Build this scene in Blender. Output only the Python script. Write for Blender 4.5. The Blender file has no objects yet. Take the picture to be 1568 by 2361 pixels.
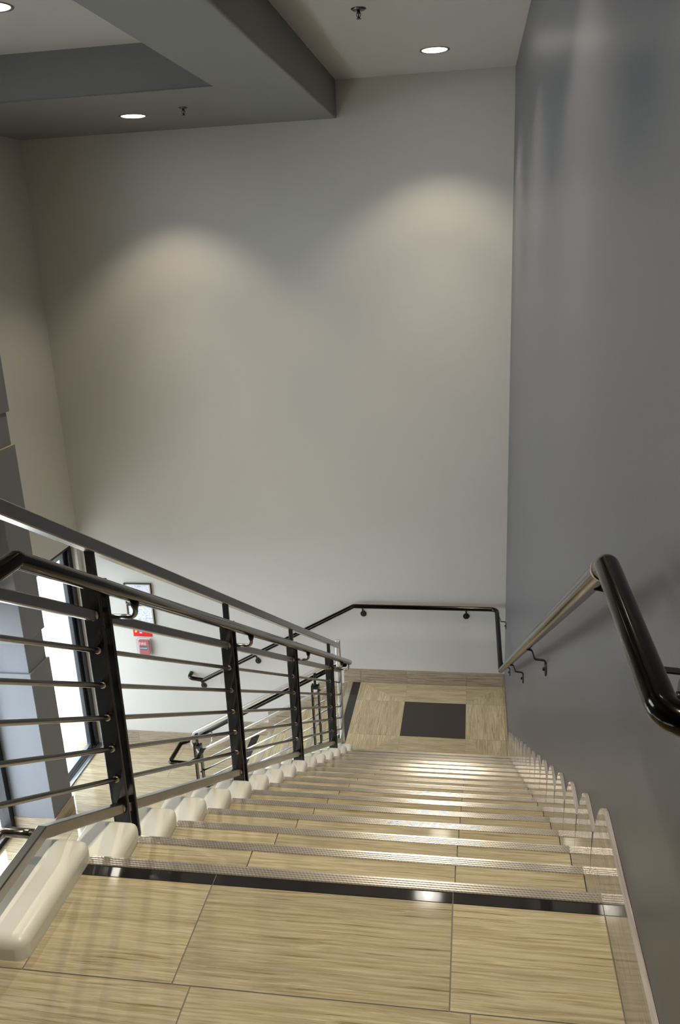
import bpy, bmesh, math, random
from mathutils import Vector, Matrix
random.seed(4)
SC = bpy.context.scene
COL = SC.collection
V = Vector

# ------------------------------------------------------------------ dimensions
R_ = 0.1628            # riser
T_ = 0.28              # going
S_ = R_ / T_
ZL = -16 * R_          # landing level
ZG = -21 * R_          # ground floor level
D = 5.594              # far wall
XW = 0.012             # right wall face
XL = -4.126            # left wall face
HC = 2.738             # upper ceiling
HS = 2.459             # underside of the soffit
XIN = -1.2517          # inner end of the treads (curb face)
X2 = -1.49             # landing edge of the lower flight
T2 = 0.266             # going of the lower flight
XR = -1.34             # plane of the upper railing
YR = 4.25              # plane of the lower railing

# ------------------------------------------------------------------ materials
def new_mat(name):
    m = bpy.data.materials.new(name); m.use_nodes = True
    nt = m.node_tree; nt.nodes.clear()
    out = nt.nodes.new('ShaderNodeOutputMaterial')
    b = nt.nodes.new('ShaderNodeBsdfPrincipled')
    nt.links.new(b.outputs[0], out.inputs[0])
    return m, nt, b

def srgb(r, g, b):
    f = lambda c: (c / 255 / 12.92) if c / 255 <= 0.04045 else ((c / 255 + 0.055) / 1.055) ** 2.4
    return (f(r), f(g), f(b), 1)

def simple(name, col, rough=0.5, metal=0.0, spec=0.5, bump=0.0, bscale=200, var=0.0, vscale=3.0, coat=0.0):
    m, nt, b = new_mat(name)
    b.inputs['Base Color'].default_value = col
    b.inputs['Roughness'].default_value = rough
    b.inputs['Metallic'].default_value = metal
    b.inputs['Specular IOR Level'].default_value = spec
    b.inputs['Coat Weight'].default_value = coat
    b.inputs['Coat Roughness'].default_value = 0.05
    geo = nt.nodes.new('ShaderNodeNewGeometry')
    if var > 0:
        n = nt.nodes.new('ShaderNodeTexNoise'); n.inputs['Scale'].default_value = vscale; n.inputs['Detail'].default_value = 5
        nt.links.new(geo.outputs['Position'], n.inputs['Vector'])
        mx = nt.nodes.new('ShaderNodeMix'); mx.data_type = 'RGBA'
        mx.inputs['A'].default_value = tuple(c * (1 - var) for c in col[:3]) + (1,)
        mx.inputs['B'].default_value = tuple(min(1, c * (1 + var)) for c in col[:3]) + (1,)
        nt.links.new(n.outputs['Fac'], mx.inputs['Factor']); nt.links.new(mx.outputs['Result'], b.inputs['Base Color'])
    if bump > 0:
        n = nt.nodes.new('ShaderNodeTexNoise'); n.inputs['Scale'].default_value = bscale; n.inputs['Detail'].default_value = 4
        nt.links.new(geo.outputs['Position'], n.inputs['Vector'])
        bp = nt.nodes.new('ShaderNodeBump'); bp.inputs['Strength'].default_value = bump; bp.inputs['Distance'].default_value = 0.002
        nt.links.new(n.outputs['Fac'], bp.inputs['Height']); nt.links.new(bp.outputs[0], b.inputs['Normal'])
    return m

def travertine(name, axis, c_light, c_mid, c_dark, rough=0.08, streak=0.85):
    """vein-cut travertine whose veins run along the world axis 'x', 'y' or 'z'"""
    m, nt, b = new_mat(name)
    N = nt.nodes.new; L = nt.links.new
    geo = N('ShaderNodeNewGeometry')
    wn = N('ShaderNodeMath'); wn.operation = 'MULTIPLY'; wn.inputs[1].default_value = 37.0
    L(geo.outputs['Random Per Island'], wn.inputs[0])
    cmb = N('ShaderNodeCombineXYZ')
    for i in range(3): L(wn.outputs[0], cmb.inputs[i])
    add = N('ShaderNodeVectorMath'); add.operation = 'ADD'
    L(geo.outputs['Position'], add.inputs[0]); L(cmb.outputs[0], add.inputs[1])
    # slow warp so that the veins wander a little
    wz = N('ShaderNodeTexNoise'); wz.inputs['Scale'].default_value = 3.5; wz.inputs['Detail'].default_value = 2
    L(add.outputs[0], wz.inputs['Vector'])
    ws = N('ShaderNodeVectorMath'); ws.operation = 'SCALE'; ws.inputs['Scale'].default_value = 0.012
    L(wz.outputs['Color'], ws.inputs[0])
    ad2 = N('ShaderNodeVectorMath'); ad2.operation = 'ADD'
    L(add.outputs[0], ad2.inputs[0]); L(ws.outputs[0], ad2.inputs[1])
    def stretched(a, c):
        mp = N('ShaderNodeVectorMath'); mp.operation = 'MULTIPLY'
        v = [c, c, c]; v['xyz'.index(axis)] = a
        mp.inputs[1].default_value = v
        L(ad2.outputs[0], mp.inputs[0]); return mp.outputs[0]
    n1 = N('ShaderNodeTexNoise'); n1.inputs['Scale'].default_value = 1; n1.inputs['Detail'].default_value = 6; n1.inputs['Roughness'].default_value = 0.65
    L(stretched(4.5, 150), n1.inputs['Vector'])
    r1 = N('ShaderNodeValToRGB'); e = r1.color_ramp.elements
    e[0].position = 0.36; e[0].color = c_mid; e[1].position = 0.60; e[1].color = c_light
    L(n1.outputs['Fac'], r1.inputs[0])
    n2 = N('ShaderNodeTexNoise'); n2.inputs['Scale'].default_value = 1; n2.inputs['Detail'].default_value = 8; n2.inputs['Roughness'].default_value = 0.72
    L(stretched(2.8, 120), n2.inputs['Vector'])
    r2 = N('ShaderNodeValToRGB'); e = r2.color_ramp.elements
    e[0].position = 0.545; e[0].color = (0, 0, 0, 1); e[1].position = 0.655; e[1].color = (1, 1, 1, 1)
    L(n2.outputs['Fac'], r2.inputs[0])
    ms = N('ShaderNodeMath'); ms.operation = 'MULTIPLY'; ms.inputs[1].default_value = streak
    L(r2.outputs[0], ms.inputs[0])
    mx = N('ShaderNodeMix'); mx.data_type = 'RGBA'; mx.inputs['B'].default_value = c_dark
    L(ms.outputs[0], mx.inputs['Factor']); L(r1.outputs[0], mx.inputs['A'])
    # broad bands and thin pale wisps
    n4 = N('ShaderNodeTexNoise'); n4.inputs['Scale'].default_value = 1; n4.inputs['Detail'].default_value = 3
    L(stretched(1.2, 16), n4.inputs['Vector'])
    mr4 = N('ShaderNodeMapRange'); mr4.inputs['From Min'].default_value = 0.3; mr4.inputs['From Max'].default_value = 0.7
    mr4.inputs['To Min'].default_value = 0.84; mr4.inputs['To Max'].default_value = 1.1
    L(n4.outputs['Fac'], mr4.inputs['Value'])
    hs4 = N('ShaderNodeHueSaturation'); L(mr4.outputs[0], hs4.inputs['Value']); L(mx.outputs['Result'], hs4.inputs['Color'])
    n3 = N('ShaderNodeTexNoise'); n3.inputs['Scale'].default_value = 1; n3.inputs['Detail'].default_value = 6; n3.inputs['Roughness'].default_value = 0.7
    ad5 = N('ShaderNodeVectorMath'); ad5.operation = 'ADD'; ad5.inputs[1].default_value = (13.1, 7.7, 3.3)
    L(stretched(5.0, 95), ad5.inputs[0]); L(ad5.outputs[0], n3.inputs['Vector'])
    r3 = N('ShaderNodeValToRGB'); e = r3.color_ramp.elements
    e[0].position = 0.56; e[0].color = (0, 0, 0, 1); e[1].position = 0.70; e[1].color = (0.6, 0.6, 0.6, 1)
    L(n3.outputs['Fac'], r3.inputs[0])
    mx3 = N('ShaderNodeMix'); mx3.data_type = 'RGBA'
    mx3.inputs['B'].default_value = tuple(min(1, c * 1.35 + 0.03) for c in c_light[:3]) + (1,)
    L(r3.outputs[0], mx3.inputs['Factor']); L(hs4.outputs[0], mx3.inputs['A'])
    mx = mx3
    # per tile tone
    hv = N('ShaderNodeHueSaturation')
    mr = N('ShaderNodeMapRange'); mr.inputs['To Min'].default_value = 0.9; mr.inputs['To Max'].default_value = 1.06
    L(geo.outputs['Random Per Island'], mr.inputs['Value']); L(mr.outputs[0], hv.inputs['Value'])
    L(mx.outputs['Result'], hv.inputs['Color']); L(hv.outputs[0], b.inputs['Base Color'])
    b.inputs['Roughness'].default_value = rough
    b.inputs['Specular IOR Level'].default_value = 0.5
    return m

M = {}
M['wall'] = simple('warm_white_paint', srgb(190, 186, 177), 0.55, bump=0.25, bscale=260, spec=0.25)
M['graywall'] = simple('blue_gray_eggshell_paint', srgb(94, 93, 96), 0.36, bump=0.12, bscale=40, spec=0.3)
M['soffit'] = simple('gray_soffit_paint', srgb(124, 123, 121), 0.6, bump=0.25, bscale=260, spec=0.25)
M['ceiling'] = simple('ceiling_paint', srgb(182, 179, 171), 0.7, bump=0.25, bscale=260, spec=0.2)
M['column'] = simple('gray_column_plaster', srgb(110, 111, 113), 0.6, bump=0.3, bscale=200, spec=0.25)
M['tanedge'] = simple('tan_reveal_edge', srgb(196, 176, 130), 0.6)
tl, tm, td = srgb(183, 173, 143), srgb(158, 145, 110), srgb(116, 94, 60)
M['trav_x'] = travertine('travertine_veins_across', 'x', tl, tm, td)
M['trav_y'] = travertine('travertine_veins_along', 'y', tl, tm, td)
gl, gm, gd = srgb(160, 147, 126), srgb(134, 118, 97), srgb(90, 70, 53)
M['base_x'] = travertine('baseboard_travertine_across', 'x', gl, gm, gd)
M['base_y'] = travertine('baseboard_travertine_along', 'y', gl, gm, gd)
M['base_z'] = travertine('baseboard_travertine_upright', 'z', gl, gm, gd)
sl, sm_, sd = srgb(172, 168, 160), srgb(152, 147, 138), srgb(128, 118, 104)
M['skirt'] = travertine('skirting_travertine', 'y', sl, sm_, sd, rough=0.03, streak=0.4)
M['ground'] = travertine('ground_floor_travertine', 'x', srgb(160, 148, 122), srgb(136, 120, 90), srgb(98, 78, 50), rough=0.035)
M['grout'] = simple('gray_grout', srgb(118, 110, 94), 0.8)
M['black_tile'] = simple('polished_black_tile', srgb(38, 36, 35), 0.06, var=0.25, vscale=40, spec=0.6)
M['mat_tile'] = simple('dark_brown_center_tile', srgb(50, 44, 41), 0.3, var=0.08, vscale=60)
M['curb'] = simple('ivory_cast_stone', srgb(224, 224, 211), 0.33, bump=0.08, bscale=90, var=0.04, vscale=5, spec=0.4)
M['steel'] = simple('satin_stainless_steel', srgb(152, 149, 142), 0.24, metal=1.0)
M['bright_steel'] = simple('polished_stainless_steel', srgb(226, 226, 225), 0.27, metal=1.0)
M['black_metal'] = simple('gloss_black_steel', srgb(24, 24, 25), 0.18, metal=0.0, spec=0.5, bump=0.05, bscale=60)
M['bronze'] = simple('dark_polished_handrail_metal', srgb(46, 44, 39), 0.12, metal=1.0)
M['weld'] = simple('weld_metal', srgb(190, 180, 160), 0.35, metal=1.0)
M['bracket_black'] = simple('black_bracket_metal', srgb(26, 26, 26), 0.4, metal=0.3)
M['frame_black'] = simple('black_anodized_frame', srgb(30, 31, 34), 0.35, metal=0.4)
M['sill'] = simple('metal_threshold', srgb(150, 156, 162), 0.25, metal=0.9)
M['white_plastic'] = simple('white_plastic', srgb(225, 225, 222), 0.4)
M['chrome'] = simple('chrome', srgb(96, 94, 90), 0.25, metal=1.0)
M['trimring'] = simple('downlight_trim_ring', srgb(120, 118, 112), 0.35, metal=0.6)
M['red'] = simple('red_enamel', srgb(205, 28, 32), 0.3)
M['red_dark'] = simple('red_plastic', srgb(176, 20, 34), 0.25)
M['white'] = simple('white_print', srgb(235, 235, 232), 0.5)
M['blackprint'] = simple('black_print', srgb(34, 38, 38), 0.4)
M['picture_frame'] = simple('dark_picture_frame', srgb(40, 38, 28), 0.35)
M['matboard'] = simple('cream_mat_board', srgb(222, 216, 170), 0.7)
M['yellow'] = simple('yellow_print', srgb(230, 205, 90), 0.5)
M['bluep'] = simple('blue_print', srgb(80, 100, 190), 0.5)
M['pave'] = simple('pale_concrete', srgb(226, 222, 214), 0.85, var=0.05, vscale=8)
M['tactile'] = simple('pink_tactile_paving', srgb(226, 205, 196), 0.8)
M['dome'] = simple('tactile_dome', srgb(170, 145, 132), 0.8)
M['asphalt'] = simple('gray_asphalt', srgb(120, 122, 126), 0.9, var=0.2, vscale=30)

def nosing_mat():
    m, nt, b = new_mat('ribbed_aluminium_nosing')
    N = nt.nodes.new; L = nt.links.new
    geo = N('ShaderNodeNewGeometry')
    sep = N('ShaderNodeSeparateXYZ'); L(geo.outputs['Position'], sep.inputs[0])
    # short knurled dashes along the strip
    mm = N('ShaderNodeMath'); mm.operation = 'MULTIPLY'; mm.inputs[1].default_value = 2 * math.pi / 0.009
    L(sep.outputs[0], mm.inputs[0])
    sy = N('ShaderNodeMath'); sy.operation = 'MULTIPLY'; sy.inputs[1].default_value = math.pi / 0.0075
    L(sep.outputs[1], sy.inputs[0])
    ad = N('ShaderNodeMath'); ad.operation = 'ADD'; L(mm.outputs[0], ad.inputs[0]); L(sy.outputs[0], ad.inputs[1])
    sn = N('ShaderNodeMath'); sn.operation = 'SINE'; L(ad.outputs[0], sn.inputs[0])
    gt = N('ShaderNodeMath'); gt.operation = 'GREATER_THAN'; gt.inputs[1].default_value = -0.1; L(sn.outputs[0], gt.inputs[0])
    mx = N('ShaderNodeMix'); mx.data_type = 'RGBA'
    mx.inputs['A'].default_value = srgb(200, 194, 182); mx.inputs['B'].default_value = srgb(222, 217, 205)
    L(gt.outputs[0], mx.inputs['Factor']); L(mx.outputs['Result'], b.inputs['Base Color'])
    b.inputs['Metallic'].default_value = 0.75
    b.inputs['Roughness'].default_value = 0.18
    return m
M['nosing'] = nosing_mat()

def glass_mat():
    m = bpy.data.materials.new('clear_glazing'); m.use_nodes = True
    nt = m.node_tree; nt.nodes.clear(); N = nt.nodes.new; L = nt.links.new
    out = N('ShaderNodeOutputMaterial'); mix = N('ShaderNodeMixShader')
    tr = N('ShaderNodeBsdfTransparent'); tr.inputs[0].default_value = (0.93, 0.97, 0.97, 1)
    gl = N('ShaderNodeBsdfGlossy'); gl.inputs['Roughness'].default_value = 0.0
    lw = N('ShaderNodeLayerWeight'); lw.inputs[0].default_value = 0.5
    pw = N('ShaderNodeMath'); pw.operation = 'POWER'; pw.inputs[1].default_value = 5.0
    L(lw.outputs['Facing'], pw.inputs[0])
    ma = N('ShaderNodeMath'); ma.operation = 'MULTIPLY_ADD'; ma.inputs[1].default_value = 0.9; ma.inputs[2].default_value = 0.04
    L(pw.outputs[0], ma.inputs[0])
    L(ma.outputs[0], mix.inputs[0]); L(tr.outputs[0], mix.inputs[1]); L(gl.outputs[0], mix.inputs[2]); L(mix.outputs[0], out.inputs[0])
    return m
M['glass'] = glass_mat()

def plastic_cover():
    m = bpy.data.materials.new('clear_plastic_cover'); m.use_nodes = True
    nt = m.node_tree; nt.nodes.clear(); N = nt.nodes.new; L = nt.links.new
    out = N('ShaderNodeOutputMaterial'); mix = N('ShaderNodeMixShader'); mix.inputs[0].default_value = 0.10
    tr = N('ShaderNodeBsdfTransparent')
    gl = N('ShaderNodeBsdfPrincipled'); gl.inputs['Base Color'].default_value = srgb(190, 195, 200); gl.inputs['Roughness'].default_value = 0.1
    L(tr.outputs[0], mix.inputs[1]); L(gl.outputs[0], mix.inputs[2]); L(mix.outputs[0], out.inputs[0])
    return m
M['cover'] = plastic_cover()

def emit(name, col, s):
    m = bpy.data.materials.new(name); m.use_nodes = True
    nt = m.node_tree; nt.nodes.clear()
    out = nt.nodes.new('ShaderNodeOutputMaterial'); e = nt.nodes.new('ShaderNodeEmission')
    e.inputs[0].default_value = col; e.inputs[1].default_value = s
    nt.links.new(e.outputs[0], out.inputs[0]); return m
M['lens'] = emit('lit_downlight_lens', (1, 0.93, 0.8, 1), 9)

def paper_mat():
    m, nt, b = new_mat('printed_sheet')
    N = nt.nodes.new; L = nt.links.new
    geo = N('ShaderNodeNewGeometry'); mp = N('ShaderNodeVectorMath'); mp.operation = 'MULTIPLY'
    mp.inputs[1].default_value = (60, 1, 110); L(geo.outputs['Position'], mp.inputs[0])
    n = N('ShaderNodeTexNoise'); n.inputs['Scale'].default_value = 1; n.inputs['Detail'].default_value = 1; L(mp.outputs[0], n.inputs['Vector'])
    r = N('ShaderNodeValToRGB'); e = r.color_ramp.elements
    e[0].position = 0.34; e[0].color = srgb(176, 178, 196); e[1].position = 0.5; e[1].color = srgb(218, 220, 232)
    L(n.outputs['Fac'], r.inputs[0]); L(r.outputs[0], b.inputs['Base Color']); b.inputs['Roughness'].default_value = 0.5
    return m
M['paper'] = paper_mat()

# ------------------------------------------------------------------ mesh helpers
class MB:
    """collects shapes in one bmesh"""
    def __init__(s): s.bm = bmesh.new(); s.mats = []
    def mi(s, m):
        if m not in s.mats: s.mats.append(m)
        return s.mats.index(m)
    def box(s, x0, x1, y0, y1, z0, z1, m, bev=0.0, seg=2, skip=()):
        vs = [s.bm.verts.new((x, y, z)) for z in (z0, z1) for y in (y0, y1) for x in (x0, x1)]
        q = {'b': (0, 2, 3, 1), 't': (4, 5, 7, 6), 'f': (0, 1, 5, 4), 'k': (2, 6, 7, 3), 'l': (0, 4, 6, 2), 'r': (1, 3, 7, 5)}
        fs = []
        for k, i in q.items():
            f = s.bm.faces.new([vs[j] for j in i]); f.material_index = s.mi(m); fs.append(f)
        if bev > 0:
            es = list({e for f in fs for e in f.edges})
            r = bmesh.ops.bevel(s.bm, geom=es, offset=bev, segments=seg, profile=0.5, affect='EDGES', clamp_overlap=True)
            for f in r['faces']: f.material_index = s.mi(m)
        return fs
    def prism(s, poly, axis, a0, a1, m):
        """poly: list of 2D points in the other two axes (order of xyz without axis)"""
        def p3(q, a):
            if axis == 'x': return (a, q[0], q[1])
            if axis == 'y': return (q[0], a, q[1])
            return (q[0], q[1], a)
        A = [s.bm.verts.new(p3(q, a0)) for q in poly]; B = [s.bm.verts.new(p3(q, a1)) for q in poly]
        n = len(poly); i = s.mi(m)
        for f in (A[::-1], B): s.bm.faces.new(f).material_index = i
        for k in range(n): s.bm.faces.new((A[k], A[(k + 1) % n], B[(k + 1) % n], B[k])).material_index = i
    def sweep(s, pts, prof, m, side=None, caps=True):
        """sweep the closed 2D profile (side, up) along pts, mitred at the corners"""
        P = [V(p) for p in pts]; n = len(P); rings = []
        prev = None
        for i, p in enumerate(P):
            d0 = (p - P[i - 1]).normalized() if i else (P[1] - p).normalized()
            d1 = (P[i + 1] - p).normalized() if i < n - 1 else d0
            t = (d0 + d1)
            t = t.normalized() if t.length > 1e-6 else d0
            if side is not None:
                sd = V(side); sd = (sd - t * sd.dot(t))
                sd = sd.normalized()
            else:
                if prev is None:
                    sd = t.cross(V((0, 0, 1)))
                    if sd.length < 1e-3: sd = t.cross(V((0, 1, 0)))
                    sd.normalize()
                else:
                    sd = (prev - t * prev.dot(t)).normalized()
            prev = sd
            up = sd.cross(t).normalized()
            c = max(0.35, d0.dot(t)); st = 1.0 / c       # mitre stretch in the bend plane
            bend = (d1 - d0); bend = bend - t * bend.dot(t)
            bn = bend.normalized() if bend.length > 1e-5 else None
            ring = []
            for a, b_ in prof:
                off = sd * a + up * b_
                if bn is not None: off = off + bn * (off.dot(bn) * (st - 1))
                ring.append(s.bm.verts.new(p + off))
            rings.append(ring)
        k = len(prof); mi = s.mi(m)
        for i in range(n - 1):
            for j in range(k):
                f = s.bm.faces.new((rings[i][j], rings[i][(j + 1) % k], rings[i + 1][(j + 1) % k], rings[i + 1][j]))
                f.material_index = mi; f.smooth = k > 8
        if caps:
            s.bm.faces.new(rings[0][::-1]).material_index = mi
            s.bm.faces.new(rings[-1]).material_index = mi
    def tube(s, pts, r, m, seg=16, side=None):
        s.sweep(pts, [(r * math.cos(2 * math.pi * i / seg), r * math.sin(2 * math.pi * i / seg)) for i in range(seg)], m, side)
    def bar(s, pts, w, h, m, side, ch=0.003):
        a, b = w / 2, h / 2
        s.sweep(pts, [(-a + ch, -b), (a - ch, -b), (a, -b + ch), (a, b - ch), (a - ch, b), (-a + ch, b), (-a, b - ch), (-a, -b + ch)][:8], m, side)
        for f in s.bm.faces: pass
    def lathe(s, prof, c, m, axis='z', seg=32, smooth=True):
        """prof: (radius, height) from one end to the other, round about the axis through c"""
        rings = []
        for r, h in prof:
            ring = []
            for i in range(seg):
                a = 2 * math.pi * i / seg; u, v = max(r, 1e-5) * math.cos(a), max(r, 1e-5) * math.sin(a)
                o = {'z': (u, v, h), 'x': (h, u, v), 'y': (v, h, u)}[axis]
                ring.append(s.bm.verts.new(V(c) + V(o)))
            rings.append(ring)
        mi = s.mi(m)
        for i in range(len(rings) - 1):
            for j in range(seg):
                f = s.bm.faces.new((rings[i][j], rings[i][(j + 1) % seg], rings[i + 1][(j + 1) % seg], rings[i + 1][j]))
                f.material_index = mi; f.smooth = smooth
        s.bm.faces.new(rings[0][::-1]).material_index = mi; s.bm.faces.new(rings[-1]).material_index = mi
    def build(s, name, parent=None, smooth=False):
        bmesh.ops.recalc_face_normals(s.bm, faces=s.bm.faces)
        me = bpy.data.meshes.new(name); s.bm.to_mesh(me); s.bm.free()
        for m in s.mats: me.materials.append(m)
        if smooth:
            for p in me.polygons: p.use_smooth = True
        o = bpy.data.objects.new(name, me); COL.objects.link(o)
        if parent is not None:
            o.parent = parent
            root = parent; off = V((0, 0, 0))
            while root is not None: off += root.location; root = root.parent
            me.transform(Matrix.Translation(-off))
        return o

def fillet(pts, r, n=6):
    P = [V(p) for p in pts]; out = [P[0]]
    for i in range(1, len(P) - 1):
        a, b, c = P[i - 1], P[i], P[i + 1]
        u, v = (a - b), (c - b); lu, lv = u.length, v.length; u.normalize(); v.normalize()
        rr = r[i - 1] if isinstance(r, (list, tuple)) else r
        ang = math.acos(max(-1, min(1, u.dot(v))))
        d = min(rr / math.tan(ang / 2), lu * 0.49, lv * 0.49); rr = d * math.tan(ang / 2)
        bis = (u + v).normalized(); ce = b + bis * (rr / math.sin(ang / 2))
        s0, s1 = b + u * d - ce, b + v * d - ce
        tot = s0.angle(s1); ax = s0.cross(s1)
        if ax.length < 1e-9: out.append(b); continue
        ax.normalize()
        for k in range(n + 1): out.append(ce + Matrix.Rotation(tot * k / n, 3, ax) @ s0)
    out.append(P[-1]); return out

def tag(o, label, cat, group=None):
    o['label'] = label; o['category'] = cat
    if group: o['group'] = group
    return o
def struct(o, label=None, cat=None):
    o['kind'] = 'structure'
    if label: o['label'] = label
    if cat: o['category'] = cat
    return o
def empty(name, loc, label, cat, group=None):
    o = bpy.data.objects.new(name, None); COL.objects.link(o); o.location = loc; o.empty_display_size = 0.1
    return tag(o, label, cat, group)

# ------------------------------------------------------------------ the shell
b = MB(); b.box(XW, XW + 0.2, -5.2, D + 0.2, ZG - 0.3, HC + 0.25, M['graywall'])
struct(b.build('wall_right'), 'blue gray painted wall along the right side of the stairs', 'wall')
b = MB(); b.box(-4.6, XW, D, D + 0.2, ZG - 0.3, HC + 0.25, M['wall'])
struct(b.build('wall_far'), 'tall warm white wall at the foot of the upper flight', 'wall')
b = MB(); b.box(-4.6, XW, -5.2, -5.0, ZG - 0.3, HC + 0.25, M['wall'])
struct(b.build('wall_behind'), 'white wall behind the viewer', 'wall')

ZH = -1.15      # head of the openings in the left wall
ZU0, ZU1 = 1.0, 2.1    # unseen upper glazing on the left, added to bring in daylight
YD1 = 5.53      # far jamb of the door opening
b = MB()
b.box(-4.476, XL, 4.47, YD1, ZH, HC + 0.25, M['wall'])
b.box(-4.476, XL, YD1, D, ZG - 0.3, HC + 0.25, M['wall'])
b.box(-4.476, XL, 3.40, 4.133, ZH, HC + 0.25, M['wall'])
b.box(-4.476, XL, -5.0, 3.40, ZH, ZU0, M['wall']); b.box(-4.476, XL, -5.0, 3.40, ZU1, HC + 0.25, M['wall'])
for y0, y1 in ((-5.0, 1.1),): b.box(-4.476, XL, y0, y1, ZU0, ZU1, M['wall'])
for y0, y1 in ((1.5, 1.9), (-1.2, -0.8), (-5.0, -3.5)):
    b.box(-4.476, XL, y0, y1, ZG - 0.3, ZH, M['wall'])
b.box(-4.476, XL, -5.0, D, ZG - 0.31, ZG - 0.012, M['wall'])
struct(b.build('wall_left'), 'white wall above the glazed openings on the left', 'wall')

# ceilings
b = MB(); b.box(-4.6, XW + 0.2, -5.2, D + 0.2, HC, HC + 0.25, M['ceiling'])
struct(b.build('ceiling'), 'flat pale upper ceiling', 'ceiling')
XB, XRC, YRC = -1.3905, -1.9012, 3.955
b = MB()
bev = 0.012
# L-shaped dropped soffit: one band along the far wall, one running towards the viewer
poly = [(XB, -5.0), (XB, D), (XL, D), (XL, YRC), (XRC, YRC), (XRC, -5.0)]
A = [b.bm.verts.new((x, y, HS)) for x, y in poly]; B = [b.bm.verts.new((x, y, HC)) for x, y in poly]
mi = b.mi(M['soffit'])
b.bm.faces.new(A).material_index = mi; b.bm.faces.new(B).material_index = mi
for k in range(6): b.bm.faces.new((A[k], A[(k + 1) % 6], B[(k + 1) % 6], B[k])).material_index = mi
es = [e for e in b.bm.edges if all(abs(v.co.z - HS) < 1e-4 for v in e.verts) and
      (all(abs(v.co.x - XB) < 1e-4 for v in e.verts) or all(abs(v.co.x - XRC) < 1e-4 for v in e.verts) or all(abs(v.co.y - YRC) < 1e-4 for v in e.verts))]
r = bmesh.ops.bevel(b.bm, geom=es, offset=bev, segments=4, profile=0.5, affect='EDGES')
for f in r['faces']: f.material_index = mi; f.smooth = True
struct(b.build('ceiling_soffit'), 'gray dropped soffit and beam below the ceiling', 'soffit')

# ------------------------------------------------------------------ floors
def tile(b, x0, x1, y0, y1, z, m, g=0.0016, th=0.006):
    b.box(x0 + g, x1 - g, y0 + g, y1 - g, z - th, z, m)

# upper floor: slab + tiles + the black band behind the top nosing
b = MB()
b.box(-1.405, XW, -5.0, -0.001, -0.30, -0.0015, M['grout'])
b.box(XL, -1.405, -5.0, -2.2, -0.30, -0.0015, M['grout'])
YB0, YB1 = -0.030, -0.064
for x0, x1 in ((-1.2517, -0.914), (-0.914, -0.338), (-0.338, 0.0)):
    tile(b, x0, x1, YB1, YB0, 0, M['black_tile'], g=0.001)
    tile(b, x0, x1, -0.352, YB1, 0, M['trav_x'])
tile(b, -1.405, -1.2517, -0.352, -0.25, 0, M['trav_x'])
rows = [(-0.640, -0.352, -0.873), (-0.928, -0.640, -0.914), (-1.216, -0.928, -0.62), (-1.504, -1.216, -0.914), (-1.8, -1.504, -0.7), (-2.2, -1.8, -0.9)]
for y0, y1, xj in rows:
    xs = [-1.405]; x = xj - 0.576
    while x < 0:
        if x > -1.40: xs.append(x)
        x += 0.576
    xs.append(0.0)
    for a, c in zip(xs, xs[1:]): tile(b, a, c, y0, y1, 0, M['trav_x'])
tile(b, -4.12, 0.0, -5.0, -2.2, 0, M['trav_x'])
struct(b.build('floor_upper'), 'upper floor of cream travertine tiles with a thin black band', 'floor')

# landing
b = MB()
YL0 = 15 * T_
b.box(X2 + 0.002, 0.0, YL0, D, ZL - 0.25, ZL - 0.0015, M['grout'])
mx1, mx2, my1, my2 = -0.346, -0.912, 4.676, 5.252
xo = -1.370
def trap(pts, m, z=ZL):
    c = V((sum(p[0] for p in pts) / len(pts), sum(p[1] for p in pts) / len(pts)))
    q = [V(p) + (c - V(p)).normalized() * 0.0012 for p in pts]
    b.prism([tuple(v) for v in q], 'z', z - 0.006, z, m)
yn = YL0 + 0.002; xr_ = -0.001
# the border: corner squares split on the diagonal, straight tiles between
trap([(xo, my1), (mx2, my1), (mx2, my2), (xo, my2)], M['trav_y'])
trap([(mx1, my1), (xr_, my1), (xr_, my2), (mx1, my2)], M['trav_y'])
trap([(mx2, my2), (mx1, my2), (mx1, D), (mx2, D)], M['trav_x'])
trap([(mx2, yn), (mx1, yn), (mx1, my1), (mx2, my1)], M['trav_x'])
trap([(xo, my2), (mx2, my2), (xo, D)], M['trav_y']); trap([(mx2, my2), (mx2, D), (xo, D)], M['trav_x'])
trap([(xr_, my2), (mx1, my2), (xr_, D)], M['trav_y']); trap([(mx1, my2), (mx1, D), (xr_, D)], M['trav_x'])
trap([(xo, my1), (mx2, my1), (xo, yn)], M['trav_y']); trap([(mx2, my1), (mx2, yn), (xo, yn)], M['trav_x'])
trap([(xr_, my1), (mx1, my1), (xr_, yn)], M['trav_y']); trap([(mx1, my1), (mx1, yn), (xr_, yn)], M['trav_x'])
tile(b, mx2, mx1, my1, my2, ZL, M['mat_tile'], g=0.001)
for y0, y1 in ((YL0, 4.68), (4.68, 5.30), (5.30, D)):
    tile(b, -1.446, xo, y0, y1, ZL, M['black_tile'], g=0.001)
struct(b.build('floor_landing'), 'landing floor of cream travertine around a dark square tile', 'floor')

# ground floor
b = MB()
b.box(-4.40, XW, -5.0, D, ZG - 0.3, ZG - 0.0015, M['grout'])
yy, row = D, 0
while yy > -1.0:
    y0 = yy - 0.576
    x = -4.40 - (0.29 if row % 2 else 0.0)
    while x < 0:
        tile(b, max(x, -4.40), min(x + 0.576, 0.0), y0, yy, ZG, M['ground'], g=0.0012)
        x += 0.576
    yy = y0; row += 1
tile(b, -4.40, 0.0, -5.0, yy, ZG, M['ground'])
struct(b.build('floor_ground'), 'glossy travertine floor of the ground level', 'floor')

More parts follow.
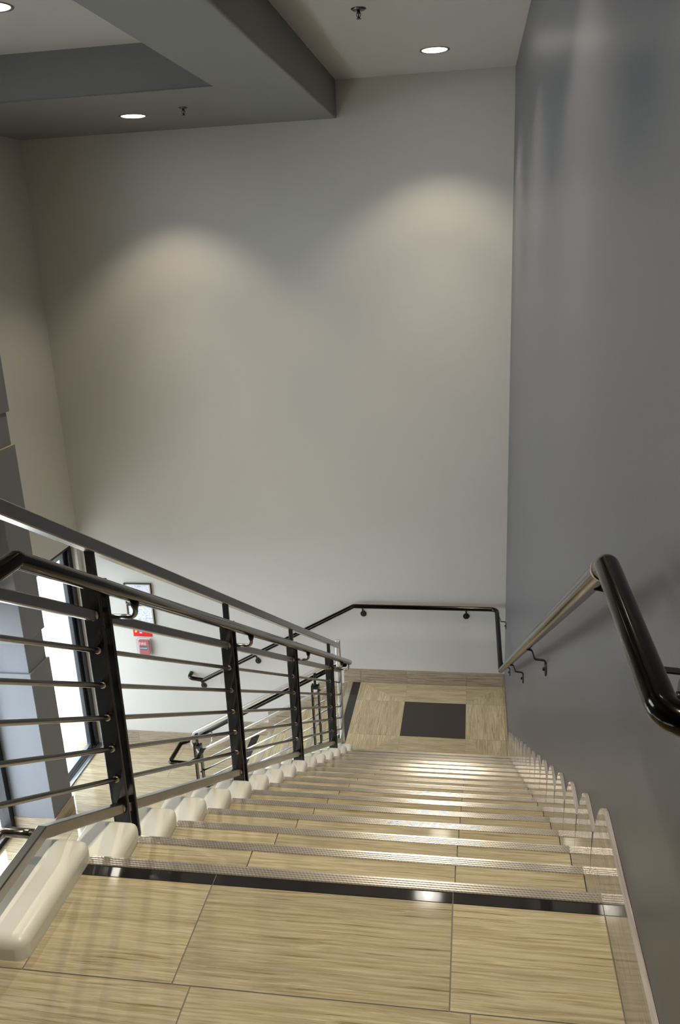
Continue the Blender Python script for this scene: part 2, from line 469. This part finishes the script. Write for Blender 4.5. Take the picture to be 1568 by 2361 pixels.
# ------------------------------------------------------------------ upper flight
stair = empty('staircase', (-0.63, 0, 0), 'upper flight of cream travertine steps leading down to the landing', 'stairs')
def nosing(b, k, z, x0=None, x1=0.0):
    y = k * T_; z += 0.0005
    prof = [(y - 0.030, z - 0.004), (y - 0.030, z + 0.0015)]
    n = 4
    for i in range(n):
        a = y - 0.0285 + i * 0.0072
        prof += [(a, z + 0.0012), (a + 0.0006, z + 0.0027), (a + 0.0016, z + 0.0035), (a + 0.0027, z + 0.0038), (a + 0.0038, z + 0.0035), (a + 0.0048, z + 0.0027), (a + 0.0054, z + 0.0012)]
    prof += [(y + 0.001, z + 0.002), (y + 0.003, z - 0.001), (y + 0.003, z - 0.028), (y - 0.001, z - 0.028), (y - 0.001, z - 0.004)]
    b.prism(prof, 'x', XIN if x0 is None else x0, x1, M['nosing'])
for k in range(0, 16):
    z = -k * R_; y0, y1 = (k - 1) * T_, k * T_
    if k:
        b = MB()
        zb = z - (0.27 if k < 15 else R_)
        b.box(-1.40, 0.0, y0, y1 - 0.002, zb, z - 0.0065, M['grout'])
        xs = [-1.25, -0.908, -0.338, 0.0] if k < 9 else [-1.25, -0.85, -0.338, 0.0]
        for a, c in zip(xs, xs[1:]):
            tile(b, a, c, y0, y1, z, M['trav_x'] if k < 15 else M['black_tile'])
            b.box(a + 0.0012, c - 0.0012, y1 - 0.004, y1 + 0.001, z - R_, z - 0.008, M['trav_x'])
        tr = b.build('tread', stair)
        b = MB(); nosing(b, k, z); b.build('nosing_strip', tr)
    else:
        b = MB(); nosing(b, 0, 0.0); b.build('nosing_strip', stair)
    # ivory curb block on the open end of the step
    b = MB()
    ya = y0 if k else -0.335
    b.box(-1.408, -1.2505, ya + 0.001, y1 + 0.004, z - 0.12, z + 0.055, M['curb'], bev=0.025, seg=5)
    for f in b.bm.faces: f.smooth = f.calc_area() < 0.0028
    b.build('curb_block', stair)
    # skirting tile on the wall
    ys = -2.2 if k == 0 else y0 + 0.166
    top = z + 0.205; zn = z - R_
    yk = k * T_
    poly = [(ys, z + 0.0), (ys, top), (yk + 0.030, top), (yk + 0.052, top - 0.008), (yk + 0.078, top - 0.030), (yk + 0.103, top - 0.065),
            (yk + 0.129, top - 0.112), (yk + 0.147, top - 0.160), (yk + 0.157, top - 0.21), (yk + 0.163, top - 0.28), (yk + 0.165, zn), (yk + 0.004, zn), (yk + 0.004, z)]
    b = MB(); b.prism(poly, 'x', 0.0, XW - 0.0006, M['skirt'])
    b.build('skirting_tile', stair)

# ------------------------------------------------------------------ lower flight
stair2 = empty('staircase', (-2.0, 4.9, ZL), 'short lower flight of travertine steps along the far wall down to the ground floor', 'stairs')
Y2 = 4.18
def nosing2(k, z, parent):
    x = X2 - k * T2; z += 0.0005
    prof = [(x + 0.042, z - 0.004), (x + 0.042, z + 0.0015)]
    for i in range(4):
        a = x + 0.0385 - i * 0.0095
        prof += [(a, z + 0.0012), (a - 0.0015, z + 0.0036), (a - 0.0050, z + 0.0036), (a - 0.0065, z + 0.0012)]
    prof += [(x - 0.001, z + 0.002), (x - 0.003, z - 0.001), (x - 0.003, z - 0.028), (x + 0.001, z - 0.028), (x + 0.001, z - 0.004)]
    b = MB(); b.prism(prof, 'y', Y2, D - 0.013, M['nosing']); b.build('nosing_strip', parent)
for k in range(0, 5):
    z = ZL - k * R_; x1, x0 = X2 - (k - 1) * T2, X2 - k * T2
    if k:
        b = MB()
        b.box(x0 + 0.002, x1, Y2, D - 0.013, max(ZG + 0.001, z - 0.3), z - 0.0065, M['grout'])
        xt = x0 + (0.115 if k == 4 else 0.0)
        for a, c in ((Y2, 4.80), (4.80, 5.38), (5.38, D - 0.013)):
            tile(b, xt, x1, a, c, z, M['trav_y'])
            if k == 4: tile(b, x0 + 0.042, xt, a, c, z, M['black_tile'], g=0.001)
            b.box(x0 - 0.001, x0 + 0.004, a + 0.0012, c - 0.0012, z - R_, z - 0.008, M['trav_y'])
        tr = b.build('tread', stair2)
        nosing2(k, z, tr)
    else:
        nosing2(0, z, stair2)

# stepped baseboard on the far wall, and the landing baseboard on the right
b = MB()
H = 0.142
def bb(x0, x1, z, mm):
    b.box(x0 + 0.0008, x1 - 0.0008, D - 0.012, D, z + 0.0005, z + H, mm)
for x0, x1 in ((-1.37, -0.912), (-0.912, -0.346), (-0.346, 0.0)): bb(x0, x1, ZL, M['base_x'])
for k in range(0, 5):
    xe = X2 - k * T2 - 0.045
    if k == 0: bb(xe, -1.37, ZL, M['base_x'])
    else: b.box(xe + 0.0008, X2 - (k - 1) * T2 - 0.046, D - 0.012, D, ZL - k * R_, ZL - k * R_ + H, M['base_x'])
    b.box(xe + 0.0008, xe + 0.044, D - 0.0125, D, ZL - (k + 1) * R_ + 0.001, ZL - k * R_, M['base_z'])
x = X2 - 4 * T2 - 0.045
while x > XL:
    bb(max(x - 0.576, XL), x, ZG, M['base_x']); x -= 0.576
struct(b.build('baseboard_far'), 'travertine baseboard stepping down along the far wall', 'baseboard')
b = MB()
b.box(0.0, XW, YL0 + 0.167, D - 0.012, ZL + 0.0005, ZL + H, M['base_y'])
struct(b.build('baseboard_right'), 'travertine baseboard of the landing on the gray wall', 'baseboard')

# ------------------------------------------------------------------ left wall: pier, door, glazing
b = MB()
px0, px1, py0, py1 = -4.476, -3.956, 4.133, 4.470
segs = [(ZG, -1.84, 0), (-1.84, -1.56, 0.02), (-1.56, 0.065, 0), (0.065, 0.335, 0.02), (0.335, HS, 0)]
for z0, z1, i in segs:
    b.box(px0 + i, px1 - i, py0 + i, py1 - i, z0, z1, M['column'], bev=0.004, seg=1)
for z in (-1.5605, 0.0645):
    b.box(px0 + 0.004, px1 - 0.004, py0 + 0.004, py1 - 0.004, z, z + 0.0012, M['tanedge'])
col = struct(b.build('column'), 'gray banded pier between the glazed openings on the left', 'column')
b = MB()
b.box(px0 - 0.0, px1 + 0.012, py0 - 0.012, py0, ZG + 0.0005, ZG + 0.147, M['base_x'])
b.box(px1, px1 + 0.012, py0, py1, ZG + 0.0005, ZG + 0.147, M['base_y'])
b.build('plinth', col)

def glazed(name, y0, y1, xg, label, cat, leaf=True, ZG=ZG, ZH=ZH):
    e = bpy.data.objects.new(name, None); COL.objects.link(e); e.location = (xg, (y0 + y1) / 2, ZG)
    struct(e, label, cat)
    fw = 0.062
    b = MB()
    for a in (y0, y1 - fw): b.box(xg - 0.055, xg + 0.055, a, a + fw, ZG, ZH, M['frame_black'], bev=0.004, seg=1)
    b.box(xg - 0.055, xg + 0.055, y0 + fw, y1 - fw, ZH - fw, ZH, M['frame_black'], bev=0.004, seg=1)
    b.build('door_frame' if leaf else 'window_frame', e)
    b = MB()
    if leaf:
        sw = 0.05
        for a in (y0 + fw + 0.004, y1 - fw - 0.004 - sw): b.box(xg - 0.022, xg + 0.022, a, a + sw, ZG + 0.02, ZH - fw - 0.004, M['frame_black'], bev=0.004, seg=1)
        for z0, z1 in ((ZG + 0.022, ZG + 0.07), (ZH - fw - 0.06, ZH - fw - 0.004)):
            b.box(xg - 0.021, xg + 0.021, y0 + fw + 0.054, y1 - fw - 0.054, z0, z1, M['sill'])
        lf = b.build('door_leaf', e)
        b = MB(); b.box(xg - 0.003, xg + 0.003, y0 + fw + 0.054, y1 - fw - 0.054, ZG + 0.07, ZH - fw - 0.06, M['glass']); b.build('glass', lf)
        b = MB()
        for i in range(4): b.box(xg + 0.0 + i * 0.026, xg + 0.02 + i * 0.026, y0, y1, ZG, ZG + 0.012 + 0.002 * (i % 2), M['sill'])
        b.build('threshold', e)
    else:
        b.box(xg - 0.045, xg + 0.045, y0 + fw, y1 - fw, ZG, ZG + 0.05, M['frame_black']); b.build('window_sill', e)
        n = max(1, round((y1 - y0) / 1.1)); b = MB()
        for i in range(1, n):
            a = y0 + (y1 - y0) * i / n; b.box(xg - 0.04, xg + 0.04, a - 0.025, a + 0.025, ZG + 0.05, ZH - fw, M['frame_black'])
        if n > 1: b.build('mullion', e)
        else: b.bm.free()
        b = MB(); b.box(xg - 0.003, xg + 0.003, y0 + fw, y1 - fw, ZG + 0.05, ZH - fw, M['glass']); b.build('glass', e)
    return e
glazed('door_1', 4.47, YD1, -4.235, 'black framed glass door beside the gray pier', 'door')
glazed('window_1', 1.9, 4.133, -4.40, 'black framed storefront window on the near side of the gray pier', 'window', False)
glazed('window_added', 1.1, 3.40, -4.40, 'unseen upper window added high on the left wall for daylight', 'window', False, ZU0, ZU1)  # out of view, added to brighten the curb blocks with daylight
glazed('window_2', -0.8, 1.5, -4.40, 'storefront window further along the left wall', 'window', False)
glazed('window_3', -3.5, -1.2, -4.40, 'storefront window nearest the viewer', 'window', False)

# outside
b = MB(); b.box(-7.1, -4.476, -14, 26, ZG - 0.2, ZG - 0.02, M['pave'])
struct(b.build('pavement'), 'sunlit pale concrete pavement outside the door', 'pavement')
b = MB(); b.box(-30, -7.1, -30, 40, ZG - 0.25, ZG - 0.10, M['asphalt'])
struct(b.build('road'), 'gray asphalt beyond the pavement', 'road')
b = MB(); b.box(-5.75, -4.60, 5.1, 7.0, ZG - 0.02, ZG - 0.008, M['tactile'])
for i in range(18):
    for j in range(30):
        b.lathe([(0.014, 0), (0.012, 0.003), (0.006, 0.005)], (-5.72 + i * 0.064, 5.13 + j * 0.064, ZG - 0.008), M['dome'], seg=8)
tp = b.build('tactile_paving'); struct(tp, 'pinkish tactile paving slab with domes outside the door', 'paving')

# ------------------------------------------------------------------ railings
def line1(a, y, x=XR): return (x, y, a - S_ * y)
posts1 = [0.388, 1.530, 2.690, 3.845]
YK = -0.060     # knee where the rails turn level at the head of the stairs
YE = 4.222      # end post
rail1 = empty('stair_railing', (XR, 2.0, -1.2), 'steel railing with black posts along the open side of the upper flight', 'railing')
def rail_path(a, y0=-1.6, knee=-0.32):
    zk = a - S_ * knee
    return [(XR, y0, zk), (XR, knee, zk), line1(a, YE - 0.012)]
aT, aM, aB = 0.929, 0.713, 0.079
rods = [0.604, 0.494, 0.388, 0.284, 0.180]
b = MB(); b.bar(rail_path(aT), 0.034, 0.036, M['steel'], (1, 0, 0)); b.build('top_rail', rail1)
b = MB(); b.bar(rail_path(aM), 0.024, 0.030, M['steel'], (1, 0, 0)); b.build('mid_rail', rail1)
b = MB(); b.bar(rail_path(aB, knee=YK), 0.026, 0.032, M['steel'], (1, 0, 0)); b.build('bottom_rail', rail1)
for a in rods:
    b = MB(); b.tube(rail_path(a), 0.0075, M['steel'], 12, side=(1, 0, 0)); b.build('rod', rail1)
def double_post(parent, p, zb, ztop, zhr, along):
    """two flat bars side by side along the railing, closed by a spacer, with a single neck up to the top rail"""
    o = V(p); a = V(along)
    ax = abs(a.x) > 0.5
    def bx(b, u0, u1, w, z0, z1, m, bev=0.003):
        if ax: b.box(o.x + u0, o.x + u1, o.y - w, o.y + w, z0, z1, m, bev=bev, seg=2)
        else: b.box(o.x - w, o.x + w, o.y + u0, o.y + u1, z0, z1, m, bev=bev, seg=2)
    b = MB()
    bx(b, -0.032, -0.020, 0.027, zb, zhr, M['black_metal']); bx(b, 0.020, 0.032, 0.027, zb, zhr, M['black_metal'])
    bx(b, -0.020, 0.020, 0.026, zhr - 0.030, zhr - 0.006, M['black_metal'])
    po = b.build('post', parent)
    b = MB(); bx(b, -0.009, 0.009, 0.012, zhr - 0.01, ztop, M['black_metal'], 0.002); b.build('neck', po)
    b = MB(); bx(b, -0.019, 0.019, 0.010, zhr - 0.15, zhr - 0.12, M['weld'], 0.002)
    b.build('spacer', po)
    return po
steps_at = {0: 2, 1: 6, 2: 10, 3: 14}
XH = -1.262; aH = 0.790
for i, y in enumerate(posts1):
    zb = -steps_at[i] * R_ + 0.0565
    zr = aT - S_ * y - 0.013
    zhr = aH - S_ * y + 0.03
    po = double_post(rail1, (XR - 0.004, y, 0), zb, zr, zhr, (0, 1, 0))
    # welds where the rails meet the post
    for a in [aM] + rods + [aB]:
        b = MB()
        z = a - S_ * (y - 0.034)
        w = 0.011 if a in rods else 0.018
        b.lathe([(w * 0.7, 0), (w, 0.002), (w * 0.9, 0.006), (w * 0.72, 0.010)], (XR, y - 0.042, z + 0.003), M['weld'], axis='y', seg=12)
        b.build('weld', po)
    zc = aM - S_ * y
    b = MB()
    yb = y + 0.070; zc = aM - S_ * yb + 0.022
    b.tube(fillet([(XR + 0.010, yb, zc - 0.012), (XH, yb, zc - 0.012), (XH, yb, aH - S_ * yb - 0.014)], 0.02), 0.0075, M['steel'], 12)
    br = b.build('bracket', rail1)
    b = MB(); b.lathe([(0.0085, 0), (0.0125, 0.012), (0.013, 0.022)], (XH, yb, aH - S_ * yb - 0.040), M['bracket_black'], seg=14); b.build('collar', br)
# bracket by the end post
b = MB(); ye = YE - 0.01
b.tube(fillet([(XR + 0.01, ye, aM - S_ * ye + 0.008), (XH, ye, aM - S_ * ye + 0.008), (XH, ye, aH - S_ * ye - 0.014)], 0.02), 0.0075, M['steel'], 12)
b.build('bracket', rail1)
# silver end post on the last curb block
b = MB()
b.box(XR - 0.019, XR + 0.019, YE - 0.014, YE + 0.014, ZL + 0.001, -1.475, M['bright_steel'], bev=0.006, seg=3)
b.build('end_post', rail1)
# handrail of the upper flight
YC = 4.275
b = MB()
zk = aH - S_ * (-0.10)
b.tube(fillet([(XH, -1.3, zk), (XH, -0.10, zk), (XH, YC, aH - S_ * YC)], 0.035), 0.0205, M['bronze'], 24, side=(1, 0, 0))
b.build('handrail', rail1)
# anchor arm at the foot of the level guard
b = MB(); zb_ = aB - S_ * YK
b.tube(fillet([(XR, YK - 0.005, zb_ - 0.002), (XR - 0.105, YK - 0.005, zb_ - 0.002), (XR - 0.13, YK - 0.10, zb_ - 0.03)], 0.02), 0.012, M['steel'], 14)
b.build('anchor_arm', rail1)

# lower railing
rail2 = empty('stair_railing', (-2.0, YR, ZL), 'polished railing of the lower flight with two black double posts', 'railing')
def line2(off, x): return (x, YR, -1.646 - off + S_ * (x + 1.33))
XE2 = -2.594
b = MB()
p0, p1 = V(line2(0, XR - 0.0265)), V(line2(0, -2.615))
dn = V((0, 0, -1))
pth = [p0] + fillet([p0, p1, p1 + V((-0.035, 0, -0.10)), p1 + V((0.045, 0, -0.205))], 0.05, 8)[1:]
b.bar(pth, 0.040, 0.022, M['bright_steel'], (0, 1, 0)); b.build('top_rail', rail2)
b = MB(); b.bar([line2(0.205, XR - 0.021), line2(0.205, XE2)], 0.024, 0.028, M['bright_steel'], (0, 1, 0)); b.build('mid_rail', rail2)
for o_ in (0.305, 0.40, 0.49, 0.58, 0.67):
    b = MB(); b.tube([line2(o_, XR - 0.021), line2(o_, XE2)], 0.0075, M['bright_steel'], 12, side=(0, 1, 0)); b.build('rod', rail2)
b = MB(); b.bar([line2(0.765, -1.40), line2(0.765, XE2)], 0.026, 0.030, M['bright_steel'], (0, 1, 0)); b.build('bottom_rail', rail2)
Y2H = YC
aH2 = aH - S_ * YC
for i, (x, zb) in enumerate(((-1.545, ZL - R_ + 0.0005), (-2.594, ZG + 0.0005))):
    zr = line2(0, x)[2] - 0.01
    zhr = aH2 + S_ * (x - XH) - 0.03
    double_post(rail2, (x, YR - 0.01, 0), zb, zr, zhr, (1, 0, 0))
    zc = line2(0.205, x)[2]
    b = MB(); xb = x + 0.10
    yh = Y2H + 0.06
    b.tube(fillet([(xb, YR, line2(0.205, xb)[2]), (xb, yh, line2(0.205, xb)[2]), (xb, yh, aH2 + S_ * (xb - XH) - 0.012)], 0.02), 0.0075, M['bright_steel'], 12)
    b.build('bracket', rail2)
b = MB()
yh = Y2H
zlev = aH2 + S_ * (-2.74 - XH)
b.tube(fillet([(XH - 0.036, YC, aH2 - 0.021), (XH - 0.06, yh + 0.02, aH2 + S_ * (-0.06)), (-1.42, yh + 0.06, aH2 + S_ * (-1.42 - XH)), (-2.71, yh + 0.06, zlev + 0.02), (-2.775, yh + 0.05, zlev),
               (-2.775, 4.045, zlev), (-2.60, 4.035, zlev), (-2.555, 4.11, zlev), (-2.555, YR - 0.03, zlev)], [0.02, 0.03, 0.03, 0.03, 0.02, 0.04, 0.03]), 0.0195, M['bronze'], 20)
b.build('handrail', rail2)

# ------------------------------------------------------------------ wall handrail
wr = empty('wall_handrail', (-0.07, 2, -0.5), 'dark round handrail fixed to the gray right wall and turning along the far wall', 'handrail')
cR = 0.766; zTop = 0.915; zLow = -1.762
XRR, YFR = -0.07, D - 0.08
yTop = (cR - zTop) / S_; yLow = (cR - zLow) / S_
xS = -1.402
slope_far = 0.545
xE = -2.955
zE = zLow + slope_far * (xE - xS)
pts = [(XW - 0.001, -0.735, zTop - 0.012), (XRR, -0.735, zTop - 0.012), (XRR, yTop, zTop), (XRR, yLow, zLow), (XRR, YFR, zLow), (xS, YFR, zLow), (xE, YFR, zE), (-3.105, YFR, zE + 0.02), (-3.105, D - 0.001, zE + 0.035)]
b = MB(); b.tube(fillet(pts, [0.06, 0.035, 0.03, 0.06, 0.03, 0.03, 0.04], 8), 0.0205, M['bronze'], 24); b.build('handrail', wr)
b = MB(); q0 = V((XRR, yTop + 0.035, cR - S_ * (yTop + 0.035))); dq = V((0, 1, -S_)).normalized()
b.tube([q0, q0 + dq * 0.004, q0 + dq * 0.010], 0.0222, M['weld'], 24, side=(1, 0, 0)); b.build('weld', wr)
def wall_bracket(p, wall):
    """thin bent arm from below the rail to a round plate with a bolt"""
    o = V(p)
    n = V((1, 0, 0)) if wall == 'x' else V((0, 1, 0))
    reach = (XW - o.x) if wall == 'x' else (D - o.y)
    def at(u, dz): return o + n * u + V((0, 0, dz))
    b = MB()
    b.bar(fillet([at(0, -0.0195), at(0.022, -0.024), at(0.034, -0.066), at(reach - 0.003, -0.070), at(reach - 0.003, -0.10)], 0.012, 4), 0.015, 0.0045, M['bracket_black'], (0, 1, 0) if wall == 'x' else (1, 0, 0), ch=0.001)
    br = b.build('bracket', wr)
    b = MB(); c = at(reach, -0.110)
    ax = wall
    b.lathe([(0.030, 0), (0.030, -0.004), (0.027, -0.007)], c, M['bracket_black'], axis=ax, seg=28)
    b.lathe([(0.008, -0.007), (0.008, -0.014), (0.004, -0.016)], c, M['bracket_black'], axis=ax, seg=10)
    b.build('wall_plate', br)
for y in (-0.50, -0.12, 1.59, 2.96, 4.53): wall_bracket((XRR, y, min(zTop, cR - S_ * y) if y < yLow else zLow), 'x')
wall_bracket((XRR, 5.40, zLow), 'x')
for x in (-0.349, -1.32): wall_bracket((x, YFR, zLow), 'y')
for x in (-2.395, -2.985): wall_bracket((x, YFR, zLow + slope_far * (x - xS) if x > xE else zE + 0.005), 'y')

# ------------------------------------------------------------------ things on the far wall
def framed(x0, x1, z0, z1, label):
    e = empty('framed_notice', ((x0 + x1) / 2, D, z0), label, 'framed notice', 'framed notices on the far wall')
    w = 0.012
    b = MB()
    b.box(x0, x0 + w, D - 0.018, D, z0, z1, M['picture_frame'], bev=0.002); b.box(x1 - w, x1, D - 0.018, D, z0, z1, M['picture_frame'], bev=0.002)
    b.box(x0 + w, x1 - w, D - 0.018, D, z0, z0 + w, M['picture_frame'], bev=0.002); b.box(x0 + w, x1 - w, D - 0.018, D, z1 - w, z1, M['picture_frame'], bev=0.002)
    b.build('frame', e)
    b = MB(); b.box(x0 + w, x1 - w, D - 0.010, D - 0.002, z0 + w, z1 - w, M['matboard']); b.build('mat_board', e)
    b = MB(); b.box(x0 + w + 0.012, x1 - w - 0.012, D - 0.012, D - 0.0101, z0 + w + 0.011, z1 - w - 0.011, M['paper']); b.build('sheet', e)
framed(-3.708, -3.424, -1.822, -1.600, 'dark framed paper notice on the far wall, the upper one of two')
framed(-3.704, -3.424, -2.052, -1.831, 'dark framed paper notice hanging just above the red sign')

e = empty('fire_sign', (-3.572, D, -2.18), 'small red sign plate between the framed notices and the fire alarm', 'sign')
b = MB(); b.box(-3.672, -3.478, D - 0.008, D, -2.182, -2.095, M['red'], bev=0.003); b.build('plate', e)
b = MB(); b.lathe([(0.011, 0), (0.011, -0.0012)], (-3.640, D - 0.008, -2.127), M['yellow'], axis='y', seg=14); b.build('print', e)
b = MB(); b.box(-3.603, -3.580, D - 0.0095, D - 0.008, -2.133, -2.121, M['bluep']); b.build('print', e)
b = MB(); b.box(-3.603, -3.578, D - 0.0095, D - 0.008, -2.145, -2.136, M['white']); b.build('print', e)

e = empty('fire_alarm_station', (-3.56, D, -2.39), 'red fire alarm pull station under a clear cover below the red sign', 'fire alarm')
ax0, ax1, az0, az1 = -3.618, -3.508, -2.374, -2.212
b = MB(); b.box(ax0, ax1, D - 0.040, D, az0, az1, M['red_dark'], bev=0.010, seg=3)
b.build('body', e)
b = MB(); b.box(ax0 - 0.006, ax1 + 0.004, D - 0.012, D, az0 - 0.008, az1 + 0.006, M['white_plastic'], bev=0.004); b.build('back_plate', e)
def text(s, size, x, z, y, m, name, parent):
    cu = bpy.data.curves.new(name, 'FONT'); cu.body = s; cu.size = size; cu.align_x = 'CENTER'; cu.align_y = 'CENTER'; cu.extrude = 0.0008
    cu.materials.append(m)
    tmp = bpy.data.objects.new('tmp_text', cu); COL.objects.link(tmp)
    me = bpy.data.meshes.new_from_object(tmp.evaluated_get(bpy.context.evaluated_depsgraph_get()))
    bpy.data.objects.remove(tmp); me.name = name
    o = bpy.data.objects.new(name, me); COL.objects.link(o)
    o.rotation_euler = (math.pi / 2, 0, 0); o.parent = parent
    o.location = V((x, y, z)) - parent.location
    return o
xm = (ax0 + ax1) / 2 - 0.004
text('FIRE', 0.042, xm - 0.004, az1 - 0.036, D - 0.0412, M['white'], 'lettering', e)
b = MB(); b.box(ax0 + 0.016, ax1 - 0.020, D - 0.047, D - 0.040, az0 + 0.058, az0 + 0.105, M['blackprint'], bev=0.003)
b.box(ax0 + 0.016, ax1 - 0.020, D - 0.0475, D - 0.041, az0 + 0.079, az0 + 0.084, M['white']); b.build('pull_handle', e)
b = MB()
c0, c1, d0, d1 = ax0 - 0.012, ax1 + 0.014, az0 - 0.020, az1 + 0.018
b.box(c0, c1, D - 0.062, D - 0.060, d0, d1, M['cover'])
for q in ((c0, c0 + 0.002, d0, d1), (c1 - 0.002, c1, d0, d1), (c0, c1, d0, d0 + 0.002), (c0, c1, d1 - 0.002, d1)):
    b.box(q[0], q[1], D - 0.060, D - 0.0005, q[2], q[3], M['cover'])
b.build('clear_cover', e)

# ------------------------------------------------------------------ ceiling fixtures
def downlight(x, y, z, label, r=0.088):
    e = empty('recessed_downlight', (x, y, z), label, 'ceiling light', 'recessed round downlights')
    b = MB(); b.lathe([(r, 0.0), (r + 0.004, -0.004), (r + 0.016, -0.003), (r + 0.018, 0.0)], (x, y, z), M['trimring'], seg=40)
    bmesh.ops.delete(b.bm, geom=[f for f in b.bm.faces if len(f.verts) > 4], context='FACES')
    b.build('trim_ring', e)
    b = MB(); b.lathe([(r - 0.0005, -0.0006), (r - 0.004, -0.0022), (r * 0.5, -0.003), (0.0, -0.0032)], (x, y, z), M['lens'], seg=40)
    b.build('lens', e)
    return e
def spot(x, y, z, w, parent=None, ang=98, blend=0.5):
    l = bpy.data.lights.new('downlight_lamp', 'SPOT'); l.energy = w; l.spot_size = math.radians(ang); l.spot_blend = blend
    l.color = (1.0, 0.875, 0.73); l.shadow_soft_size = 0.02
    o = bpy.data.objects.new('downlight_lamp', l); COL.objects.link(o)
    o.location = (x, y, z - 0.012)
    if parent is not None: o.parent = parent; o.location = (0, 0, -0.012)
    return o
def lamps(x, y, z, k, parent=None):
    spot(x, y, z, WL * k, parent); spot(x, y, z, WN * k, parent, 66, 1.0)
WL = 42; WN = 70
for x, y, z, lab in ((-0.572, 4.825, HC, 'lit round recessed downlight in the pale ceiling beside the gray wall'),
                     (-2.790, 4.805, HS, 'lit round recessed downlight in the gray soffit along the far wall'),
                     (-2.785, 2.975, HC, 'lit round downlight in the raised ceiling recess at the left edge'),
                     (-0.580, 2.970, HC, 'round downlight above the stairs, mirrored in the black floor band')):
    lamps(x, y, z, 0.7 if y < 3 and x > -1 else 1.0, downlight(x, y, z, lab))
for x, y, z, k in ((-0.58, 1.12, HC, 1), (-0.58, -0.73, HC, 1), (-2.78, 1.12, HC, 1.3)): lamps(x, y, z, k) if x > -1 else spot(x, y, z, WL * k)  # unseen lamps continuing the grid, no fixtures, added to light the upper floor

def sprinkler(x, y, z, label, s=1.0):
    e = empty('sprinkler_head', (x, y, z), label, 'sprinkler', 'ceiling fire sprinklers')
    b = MB(); b.lathe([(0.043 * s, 0), (0.043 * s, -0.003), (0.030 * s, -0.011), (0.016 * s, -0.013)], (x, y, z), M['chrome'], seg=24); b.build('escutcheon', e)
    b = MB(); b.lathe([(0.008, -0.012), (0.008, -0.026), (0.004, -0.028), (0.004, -0.05)], (x, y, z), M['chrome'], seg=12)
    for sx in (-1, 1): b.tube(fillet([(x + sx * 0.007, y, z - 0.018), (x + sx * 0.013, y, z - 0.030), (x + sx * 0.003, y, z - 0.050)], 0.004, 3), 0.002, M['chrome'], 8)
    b.build('frame_arms', e)
    b = MB(); b.lathe([(0.013, -0.050), (0.014, -0.0515), (0.013, -0.053)], (x, y, z), M['chrome'], seg=18); b.build('deflector', e)
sprinkler(-0.945, 3.63, HC, 'sprinkler head hanging from the pale ceiling above the stairs')
sprinkler(-2.335, 4.60, HS, 'sprinkler head hanging from the gray soffit', 0.75)

# ------------------------------------------------------------------ daylight
w = bpy.data.worlds.new('daylight_sky'); SC.world = w; w.use_nodes = True
bg = w.node_tree.nodes['Background']
bg.inputs[0].default_value = (0.82, 0.87, 1.0, 1); bg.inputs[1].default_value = 9.0
s = bpy.data.lights.new('sun', 'SUN'); s.energy = 7.0; s.angle = 0.01; s.color = (1, 0.95, 0.86)
so = bpy.data.objects.new('sun', s); COL.objects.link(so)
so.rotation_euler = V((-0.18, 0.62, -0.76)).to_track_quat('-Z', 'Y').to_euler()
for y0, y1, xg, z0, z1 in ((4.47, YD1, -4.30, ZG, ZH), (1.9, 4.133, -4.455, ZG, ZH), (-0.8, 1.5, -4.455, ZG, ZH), (-3.5, -1.2, -4.455, ZG, ZH),
                           (1.1, 3.40, -4.455, ZU0, ZU1)):
    l = bpy.data.lights.new('window_portal', 'AREA'); l.shape = 'RECTANGLE'; l.size = z1 - z0; l.size_y = y1 - y0
    l.cycles.is_portal = True
    o = bpy.data.objects.new('window_portal', l); COL.objects.link(o)
    o.location = (xg, (y0 + y1) / 2, (z0 + z1) / 2); o.rotation_euler = (0, -math.pi / 2, 0)

# ------------------------------------------------------------------ camera
yaw, pitch, roll = -0.16513655, -0.30398636, -0.04436707
fw = V((math.sin(yaw) * math.cos(pitch), math.cos(yaw) * math.cos(pitch), math.sin(pitch)))
rt = V((math.cos(yaw), -math.sin(yaw), 0)); up = rt.cross(fw)
r2 = rt * math.cos(roll) + up * math.sin(roll); u2 = -rt * math.sin(roll) + up * math.cos(roll)
cd = bpy.data.cameras.new('camera'); cam = bpy.data.objects.new('camera', cd); COL.objects.link(cam)
m = Matrix.Identity(4)
for i in range(3): m[i][0], m[i][1], m[i][2] = r2[i], u2[i], -fw[i]
m.translation = V((-0.2986711, -1.6386575, 1.4479185)); cam.matrix_world = m
cd.sensor_fit = 'VERTICAL'; cd.sensor_height = 36.0; cd.lens = 36.0 * 1919.374 / 2361
cd.shift_y = -0.5 / 2361
cd.clip_start = 0.05
SC.camera = cam
SC.view_settings.view_transform = 'Standard'; SC.view_settings.look = 'None'
SC.view_settings.exposure = 0.72; SC.view_settings.gamma = 1.0
SC.view_settings.use_curve_mapping = False
try:
    SC.cycles.use_denoising = True
    SC.cycles.max_bounces = 12; SC.cycles.diffuse_bounces = 6; SC.cycles.glossy_bounces = 5
    SC.cycles.sample_clamp_indirect = 6.0
except Exception: pass
